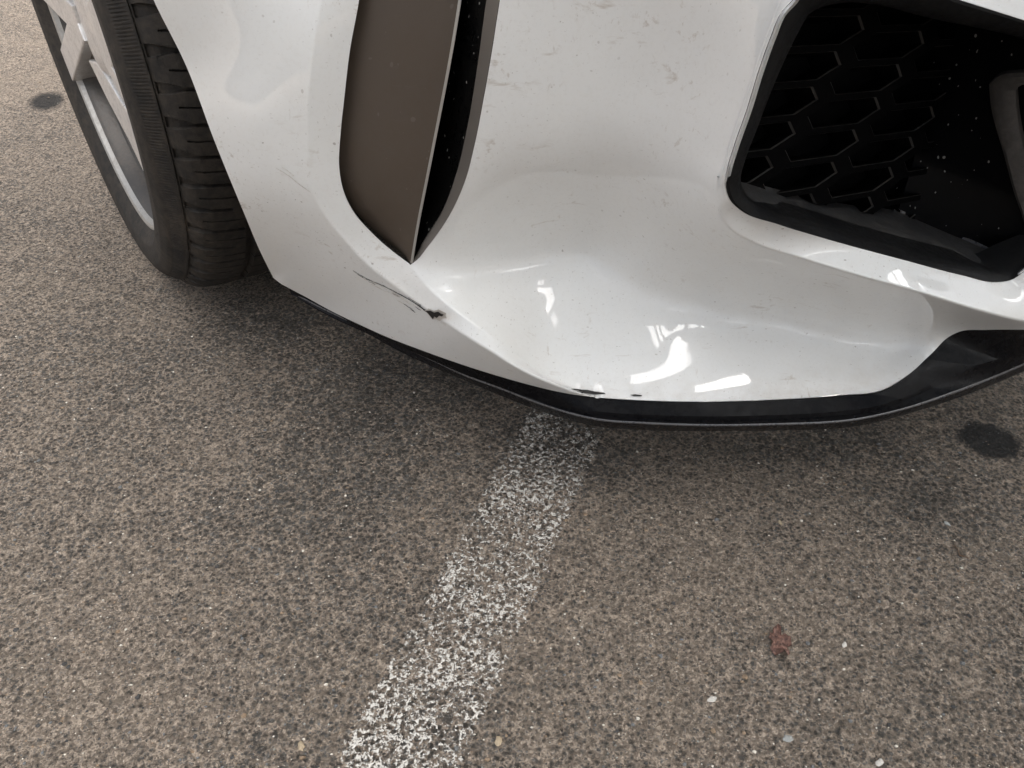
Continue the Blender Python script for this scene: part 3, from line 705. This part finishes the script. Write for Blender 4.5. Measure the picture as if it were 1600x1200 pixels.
# ---- damage: scuff lines, torn hole, chips along the lip
def ribbon(name, fn, path, widths, mat, lift=.0005):
    p = catmull(np.c_[np.array(path, float), np.array(widths, float)], 2.0); c = p[:, :2]; w = np.maximum(p[:, 2], .25)
    w = w * (1 + rng.normal(0, .22, len(w)))
    d = np.gradient(c, axis=0); d /= np.linalg.norm(d, axis=1)[:, None] + 1e-9; n = np.c_[-d[:, 1], d[:, 0]]
    A = c + n * w[:, None] * .5 + rng.normal(0, .18, c.shape); B = c - n * w[:, None] * .5 + rng.normal(0, .18, c.shape)
    P = np.r_[on_surf(fn, A, lift), on_surf(fn, c, lift + .0003), on_surf(fn, B, lift)]; k = len(c)
    Fc = [(i, i + 1, k + i + 1, k + i) for i in range(k - 1)] + [(k + i, k + i + 1, 2*k + i + 1, 2*k + i) for i in range(k - 1)]
    return mesh(name, P, Fc, mat, car, False)
def patch(name, fn, outline, mat, lift=.0006):
    p = np.array(outline, float); c = p.mean(0); P = np.r_[on_surf(fn, [c], lift), on_surf(fn, p, lift)]; k = len(p)
    return mesh(name, P, [(0, 1 + i, 1 + (i + 1) % k) for i in range(k)], mat, car, False)
main = np.array([(552, 422), (575, 435.5), (600, 446.5), (628, 461), (650, 474), (668, 487)], float)
ribbon('scratch', fA, main, [.2, .5, .5, .8, 1.3, 3.2], M_scr)
r_ = np.random.default_rng(21)
for k in range(20):
    a_ = r_.uniform(0, .86); b_ = min(1, a_ + r_.uniform(.03, .20)); o_ = abs(r_.normal(0, 6.5)) * (.25 + .75 * b_) * (1 if r_.random() < .82 else -.35)
    tt = np.linspace(a_, b_, 5) * 5; pp = np.c_[np.interp(tt, range(6), main[:, 0]), np.interp(tt, range(6), main[:, 1])] + np.array([-.48, .88]) * o_ + r_.normal(0, .35, (5, 2))
    ribbon('scratch', fA, pp, [.1, *(r_.uniform(.2, .5 + .6 * b_, 3)), .1], M_scr if r_.random() < .5 else M_raw)
patch('torn_edge', fA, [(664, 484), (672, 482), (679, 485), (686, 482.5), (693, 486), (698, 488.5), (697, 493), (699, 496.5), (692, 497), (688, 501), (682, 498), (676, 498.5), (671, 492)], M_raw, .0008)
patch('hole', fA, [(666, 484.5), (674, 484), (680, 487), (686, 485.5), (691, 489), (695, 490), (692, 493), (688, 491.5), (684, 495.5), (680, 493), (678, 497.5), (674, 493), (670, 488)], M_scr, .0014)
patch('paint_chip', fC, [(889, 608), (897, 607.5), (908, 609), (918, 609.5), (930, 612), (944, 614), (946, 616), (930, 616.5), (915, 615), (904, 613.5), (896, 611)], M_scr, .0012)
patch('paint_chip', fC, [(984, 617.5), (992, 616.5), (1003, 618), (1002, 619.8), (990, 619.5)], M_scr, .0012)
for a in ([(432, 262), (450, 273), (470, 289), (486, 300)], [(440, 260), (452, 268), (460, 275)], [(462, 283), (476, 293)]):
    ribbon('scratch', fA, a, [.3] + [.8] * (len(a) - 2) + [.3], M_raw)

# ------------------------------------------------------------------ wheel
PW, CAMBER, WR = .61, .053, .332                 # steered a little, leaning in at the top
FWW = np.r_[math.sin(PW), -math.cos(PW), 0]; OUTW = np.r_[-math.cos(PW) * math.cos(CAMBER), -math.sin(PW) * math.cos(CAMBER), math.sin(CAMBER)]
UPW = np.cross(FWW, OUTW); UPW = UPW if UPW[2] > 0 else -UPW
WC = np.array([-.513, .928, WR])
wheel = empty('wheel', tuple(np.array([WC[0], WC[1], 0]) - np.array(car.location)), car)
def wpt(off, r, th):
    off, r, th = np.broadcast_arrays(off, r, th)
    return WC + off[..., None] * OUTW + (np.cos(th) * r)[..., None] * FWW + (np.sin(th) * r)[..., None] * UPW
prof = np.array([(-.026, .236), (-.004, .243), (.004, .252), (.0105, .262), (.0125, .274), (.0123, .286), (.0085, .2965), (.003, .304), (-.006, .3105), (-.0095, .3125), (-.0105, .3108), (-.0118, .3128), (-.0125, .3155), (-.0165, .3205), (-.022, .3250), (-.032, .3290), (-.048, .3313), (-.070, .3322), (-.112, .3325)])
prof = np.r_[prof, np.c_[-.224 - prof[::-1][1:, 0], prof[::-1][1:, 1]]]
pd = np.r_[0, np.cumsum(np.hypot(*np.diff(prof, axis=0).T))]; nS2 = 190; ss = np.linspace(0, pd[-1], nS2)
po, prr = np.interp(ss, pd, prof[:, 0]), np.interp(ss, pd, prof[:, 1])
TT = np.r_[np.linspace(-math.pi, -1.25, 160, endpoint=False), np.linspace(-1.25, .75, 1500, endpoint=False), np.linspace(.75, math.pi, 200, endpoint=False)]; nT = len(TT)
OFF, TH_ = np.meshgrid(po, TT); RR = np.tile(prr, (nT, 1))
PITCH_T = math.radians(5.75)
depth = np.zeros_like(RR)
x = OFF; on = (x < -.012) & (x > -.205)
ph = (TH_ - math.radians(-7.2) + np.clip(-x - .020, 0, .06) * .35) / PITCH_T
fracp = ph - np.round(ph); dist_t = np.abs(fracp) * PITCH_T * .332
taper = np.clip((-x - .016) / .016, 0, 1)
wide = .0058 * (1 - taper) + .0019 * taper
lateral = on & (x > -.066) & (dist_t < wide) & ~((x < -.054) & (np.round(ph) % 2 == 0))
depth = np.where(lateral, .0060, depth)
sipe = (x < -.024) & (x > -.066) & (np.abs(np.abs(fracp) - .5) * PITCH_T * .332 < .0008)
depth = np.where(sipe, .004, depth)
edge_in = on & ~lateral & (x > -.024); depth = np.where(edge_in, (x + .024) * .04, depth)
for c0, hwid in ((-.0725, .0050), (-.112, .0050), (-.152, .0050)):
    depth = np.where(np.abs(x - c0) < hwid, .0070, depth)
ribl = (x < -.078) & (x > -.148) & (dist_t < .001)
depth = np.where(ribl, .004, depth)
hb = (OFF > -.006) & (OFF < .006) & (RR > .3025) & (RR < .3100)
depth = np.where(hb, .0004 + .0008 * ((TH_ * .31 / .0032) % 1 > .5), depth)
depth = np.where(RR > .295, depth, 0)
RR = RR - depth + rng.normal(0, .00006, RR.shape)
P = wpt(OFF, RR, TH_); P[..., 2] = np.maximum(P[..., 2], .0015)
# bulge of the loaded sidewall near the ground
idx = np.arange(nT * nS2).reshape(nT, nS2)
a = idx; b2 = np.roll(idx, -1, 0)
Fq = np.stack([a[:, :-1], a[:, 1:], b2[:, 1:], b2[:, :-1]], -1).reshape(-1, 4)
vis = ((np.cos(TT) > -.95))
tyre = mesh('tyre', P.reshape(-1, 3), Fq, M_rubber, wheel, True, None, 40)

# rim: lip, barrel, spokes, hub
def lathe(name, pr_, mat, nseg=180, parent=wheel):
    pr_ = np.array(pr_); T = np.linspace(0, 2 * math.pi, nseg, endpoint=False)
    o, t = np.meshgrid(pr_[:, 0], T); r = np.tile(pr_[:, 1], (nseg, 1)); P = wpt(o, r, t); k = len(pr_)
    ix = np.arange(nseg * k).reshape(nseg, k); bb = np.roll(ix, -1, 0)
    Fq = np.stack([ix[:, :-1], ix[:, 1:], bb[:, 1:], bb[:, :-1]], -1).reshape(-1, 4)
    return mesh(name, P.reshape(-1, 3), Fq[:, ::-1], mat, parent, True, None, 30)
lathe('rim_lip', [(-.030, .243), (-.010, .2475), (-.004, .2488), (-.0022, .2478), (-.0022, .2425), (-.004, .2395), (-.010, .2365)], M_alloy_mid)
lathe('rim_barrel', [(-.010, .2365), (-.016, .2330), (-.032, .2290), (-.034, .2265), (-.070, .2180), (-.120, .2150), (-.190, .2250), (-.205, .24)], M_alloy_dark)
def wheel_plate(name, px, off, thick, mat, bev=.0022):
    """a solid piece of the wheel lying in the wheel plane, its outline measured once"""
    d = ray(px); C0 = WC + OUTW * off; off = off - .006; t = ((C0 - EYE) @ OUTW) / (d @ OUTW); P = EYE + d * t[:, None]
    return plate_uv(name, np.c_[(P - WC) @ FWW, (P - WC) @ UPW], off, thick, mat, bev)
def plate_uv(name, uv, off, thick, mat, bev=.0022):
    bm_ = bmesh.new(); r = np.hypot(*np.asarray(uv).T); uv = np.asarray(uv) * np.minimum(1, .239 / r)[:, None]
    up_ = [bm_.verts.new(WC + OUTW * (off - .012 * (1 - np.hypot(*q) / .24)) + FWW * q[0] + UPW * q[1]) for q in uv]
    f = bm_.faces.new(up_)
    ex = bmesh.ops.extrude_face_region(bm_, geom=[f]); vs = [v for v in ex['geom'] if isinstance(v, bmesh.types.BMVert)]
    for v in vs: v.co -= Vector(OUTW) * thick
    bmesh.ops.recalc_face_normals(bm_, faces=bm_.faces)
    top = set(up_); ed = [e for e in bm_.edges if e.verts[0] in top and e.verts[1] in top]
    bmesh.ops.bevel(bm_, geom=ed, offset=bev, segments=2, affect='EDGES', profile=.5)
    bmesh.ops.triangulate(bm_, faces=[f for f in bm_.faces if len(f.verts) > 4])
    me = bpy.data.meshes.new(name); bm_.to_mesh(me); bm_.free(); me.materials.append(mat)
    o = bpy.data.objects.new(name, me); COL.objects.link(o); o.parent = wheel; o.matrix_parent_inverse = Matrix.Translation(-Vector(parent_loc(wheel)))
    return o
wheel_plate('spoke', [(111, 50), (108, 36), (112, 10), (125, -25), (150, -20), (158, 10), (174, 66), (168, 70), (156, 108), (172, 134), (190, 160), (206, 186), (204, 194), (186, 172), (167, 147), (142, 104), (122, 66)], .004, .030, M_alloy)
wheel_plate('spoke_insert', [(171, 68), (158, 106), (176, 133), (197, 165), (207, 186), (200, 140), (186, 95)], .001, .022, M_alloy_bright, .001)
wheel_plate('spoke', [(120, 96), (130, 100), (150, 132), (170, 162), (200, 194), (217, 206), (226, 250), (238, 288), (242, 312), (230, 304), (187, 224), (150, 158)], .003, .034, M_alloy)
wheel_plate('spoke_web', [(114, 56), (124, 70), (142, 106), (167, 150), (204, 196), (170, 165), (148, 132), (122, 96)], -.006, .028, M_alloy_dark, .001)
for c_ in (-166, 92):
    for dth, w_ in ((-13, .045), (13, .045)):
        a_ = math.radians(c_); b_ = math.radians(c_ + dth); p0 = np.array([math.cos(a_), math.sin(a_)]) * .04; p1 = np.array([math.cos(b_), math.sin(b_)]) * .242
        n_ = np.array([-(p1 - p0)[1], (p1 - p0)[0]]); n_ /= np.linalg.norm(n_)
        plate_uv('spoke', [p0 - n_ * .02, p1 - n_ * w_ / 2, p1 + n_ * w_ / 2, p0 + n_ * .02], .003, .034, M_alloy)
lathe('hub', [(-.060, .062), (-.016, .060), (-.012, .052), (-.011, .035), (-.010, .0001)], M_alloy, 60)
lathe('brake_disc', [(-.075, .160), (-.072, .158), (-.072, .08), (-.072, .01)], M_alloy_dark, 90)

# fine moulding hairs left on the tyre
V, Fc = [], []
def hair(p, d, L, r=.00022):
    d = d / np.linalg.norm(d); a = np.cross(d, [.3, .5, .8]); a /= np.linalg.norm(a); b = np.cross(d, a); k = len(V)
    for s in range(4):
        c = p + d * L * s / 3 + np.array([0, 0, -.25 * L * (s / 3) ** 2])
        for q in range(3): V.append(c + (a * math.cos(q * 2.094) + b * math.sin(q * 2.094)) * r * (1 - s * .2))
    for s in range(3):
        for q in range(3): l = (q + 1) % 3; Fc.append((k + s*3+q, k + s*3+l, k + s*3+3+l, k + s*3+3+q))
for k in range(150):
    t = -math.pi + 2 * math.pi * k / 150
    for (o, r, dd) in ((.011, .280, .3), (-.0095, .3125, .8), (-.033, .320, .7)):
        if rng.random() < .55:
            tt = t + rng.normal(0, .015); pnt = wpt(np.array(o), np.array(r), np.array(tt)); rad = math.cos(tt) * FWW + math.sin(tt) * UPW
            if pnt[2] > .01: hair(pnt, rad * dd + OUTW * (1.1 - dd) + rng.normal(0, .25, 3), rng.uniform(.003, .006))
hs = mesh('moulding_hair', V, Fc, M_rubber, wheel, False); hs['kind'] = 'stuff'

# ------------------------------------------------------------------ loose grit and litter on the asphalt
def grit_field(name, n, cols, smin, smax, label, seed):
    r = np.random.default_rng(seed); V, Fc, MI = [], [], []
    for _ in range(n):
        x = r.uniform(-120, 1720); y = r.uniform(20, 1260) if r.random() < .4 else r.uniform(450, 1260)
        c = ground_pt(x, y); s = r.uniform(smin, smax) * (.6 + .8 * r.random() ** 2)
        k = len(V); ang = r.uniform(0, 6.28); el = r.uniform(.5, 1)
        for q in range(5):
            a = ang + q * 1.257 + r.normal(0, .2); V.append(c + np.array([math.cos(a) * s, math.sin(a) * s * el, .0002]))
        for q in range(3):
            a = ang + q * 2.09 + r.normal(0, .3); V.append(c + np.array([math.cos(a) * s * .6, math.sin(a) * s * .6 * el, s * r.uniform(.35, .7)]))
        fs = [(k, k+1, k+5), (k+1, k+6, k+5), (k+1, k+2, k+6), (k+2, k+3, k+6), (k+3, k+7, k+6), (k+3, k+4, k+7), (k+4, k+5, k+7), (k+4, k, k+5), (k+5, k+6, k+7)]
        Fc += fs; MI += [r.integers(len(cols))] * len(fs)
    o = mesh(name, V, Fc, None, None, False)
    for m in cols: o.data.materials.append(m)
    o.data.polygons.foreach_set('material_index', MI); return tag(o, label, kind='stuff')
gm = [simple('grit_' + n_, c, .7)[0] for n_, c in (('pale', (.72, .66, .56)), ('tan', (.28, .20, .13)), ('grey', (.16, .16, .155)), ('dark', (.06, .057, .054)), ('brown', (.19, .15, .115)))]
grit_field('grit', 2600, [gm[1], gm[2], gm[3], gm[3], gm[4], gm[4]], .0008, .0022, 'tiny loose grit scattered over the asphalt', 3)
grit_field('pale_grit', 2200, [gm[0], gm[0], gm[1], gm[2]], .0005, .0014, 'pale loose grains scattered over the asphalt', 5)

def litter(name, x, y, r0, squash, rot, mat, label, cat, seed, h=.4):
    r = np.random.default_rng(seed); c = ground_pt(x, y); k = 11; V = [c + np.array([0, 0, r0 * h])]; 
    for ring, rad in ((0, .55), (1, 1.0)):
        for q in range(k):
            a = q / k * 6.283; s = r0 * rad * r.uniform(.75, 1.2)
            d = np.array([math.cos(a) * s, math.sin(a) * s * squash]); ca, sa = math.cos(rot), math.sin(rot)
            V.append(c + np.array([d[0]*ca - d[1]*sa, d[0]*sa + d[1]*ca, r0 * h * r.uniform(.7, 1.0) if ring == 0 else .0006]))
    Fc = [(0, 1 + q, 1 + (q+1) % k) for q in range(k)] + [(1+q, 1+k+q, 1+k+(q+1) % k, 1+(q+1) % k) for q in range(k)]
    o = mesh(name, V, Fc, mat, None, False); return tag(o, label, cat)
M_pebw, _, _ = simple('pale_stone', (.62, .58, .52), .6)
M_pebt, _, _ = simple('tan_stone', (.42, .33, .22), .65); M_pebg, _, _ = simple('grey_stone', (.34, .34, .32), .65)
for i_, (x_, y_, r_0, mt_, lb_) in enumerate([
    (1113, 1093, .0044, M_pebw, 'small white pebble lying left of and below the reddish dried leaf'),
    (1319, 1008, .0030, M_pebw, 'tiny white pebble lying to the right of the reddish dried leaf'),
    (1219, 817, .0030, M_pebt, 'tiny yellowish pebble in the open asphalt above the reddish dried leaf'),
    (1480, 819, .0036, M_pebg, 'small pale grey pebble below the dark oil spot by the splitter'),
    (1231, 1154, .0046, M_pebg, 'flat grey pebble near the bottom edge below the reddish dried leaf'),
    (1374, 1192, .0040, M_pebw, 'white pebble at the very bottom edge, rightmost of the pale pebbles'),
    (779, 1158, .0044, M_pebt, 'tan pebble lying just right of the near end of the white line'),
    (471, 1166, .0042, M_pebt, 'tan pebble lying just left of the near end of the white line')]):
    o_ = litter('pebble', x_, y_, r_0, .62, .3 + i_ * .7, mt_, lb_, 'pebble', 11 + i_); o_['group'] = 'pale pebbles lying on the asphalt'

def leaf(x, y, s, rot):
    """a curled dry scrap of leaf with a ragged star outline and a raised midrib"""
    m, t, b, o_ = new_mat('dry_leaf'); g = N(t); p = g.pos()
    g.l(g.mix(g.ramp(g.noise(p, 300, 4, .7), [(.35, 0), (.65, 1)]), (.045, .022, .018), (.30, .165, .125)), b.inputs['Base Color']); b.inputs['Roughness'].default_value = .75
    c = ground_pt(x, y); r = np.random.default_rng(9); V = [c + np.array([0, 0, .0030])]; k = 26
    prof_ = .62 + .38 * np.abs(np.cos(np.arange(k) / k * 6.283 * 2.5 + .4)) + r.normal(0, .10, k)
    for ring, rad in ((0, .45), (1, .8), (2, 1.0)):
        for q in range(k):
            a = q / k * 6.283 + rot; d = s * rad * (prof_[q] if ring else .8) * r.uniform(.92, 1.08)
            fold = .0022 * abs(math.sin(a * 1.5 + .6)) + .0016 * math.sin(a * 4 + ring)
            V.append(c + np.array([math.cos(a) * d * .78, math.sin(a) * d * 1.15, .0010 + max(0, fold) * (.6 + .6 * ring) + r.uniform(0, .0009)]))
    Fc = [(0, 1 + q, 1 + (q+1) % k) for q in range(k)] + [(1+j*k+q, 1+(j+1)*k+q, 1+(j+1)*k+(q+1) % k, 1+j*k+(q+1) % k) for j in (0, 1) for q in range(k)]
    Vt = np.array(V); Vt = np.r_[Vt, Vt - [0, 0, .0005]]; n_ = len(V); Fc += [tuple(i + n_ for i in f[::-1]) for f in Fc]
    o = mesh('dried_leaf', Vt, Fc, m, None, False); return tag(o, 'crumpled reddish brown scrap of dried leaf lying on the asphalt', 'leaf')
leaf(1217, 1004, .0135, .4)

# a bit of dry stalk
p0, p1, p2 = ground_pt(1492, 852, .0022), ground_pt(1500, 868, .0016), ground_pt(1513, 872, .0024)
V, Fc = [], []
for i_, c_ in enumerate((p0, (p0 + p1) / 2 + [0, 0, .0012], p1, (p1 + p2) / 2 + [0, 0, .0008], p2)):
    for q in range(5):
        a = q * 1.257; V.append(c_ + np.array([math.cos(a) * .0007, math.sin(a) * .0005, math.sin(a) * .0006]))
    if i_:
        for q in range(5): l = (q + 1) % 5; Fc.append(((i_-1)*5+q, (i_-1)*5+l, i_*5+l, i_*5+q))
Fc += [tuple(range(5))[::-1], tuple(range(20, 25))]
M_twig, _, _ = simple('dry_stalk', (.13, .085, .055), .8)
tag(mesh('twig', V, Fc, M_twig, None, False), 'short brown bent twig lying on the asphalt below the oil spot', 'twig')
# the word moulded on the tyre shoulder
cu = bpy.data.curves.new('tyre_lettering', 'FONT'); cu.body = 'OUT'; cu.size = .0075; cu.extrude = .0003; cu.align_x = 'CENTER'; cu.align_y = 'CENTER'
ob = bpy.data.objects.new('tyre_lettering', cu); COL.objects.link(ob)
dg = bpy.context.evaluated_depsgraph_get(); me = bpy.data.meshes.new_from_object(ob.evaluated_get(dg)); bpy.data.objects.remove(ob)
th_ = math.radians(9.2); rad = math.cos(th_) * FWW + math.sin(th_) * UPW; tng = -math.sin(th_) * FWW + math.cos(th_) * UPW
nrm = rad * .80 + OUTW * .60; nrm /= np.linalg.norm(nrm); xa = -tng; ya = np.cross(nrm, xa)
pos_ = WC + OUTW * -.0190 + rad * .3226
Vt = np.array([v.co[:] for v in me.vertices]); Vw = pos_ + Vt[:, :1] * xa + Vt[:, 1:2] * ya + Vt[:, 2:3] * nrm
mesh('tyre_lettering', Vw, [tuple(p.vertices) for p in me.polygons], M_rubber, wheel, False)
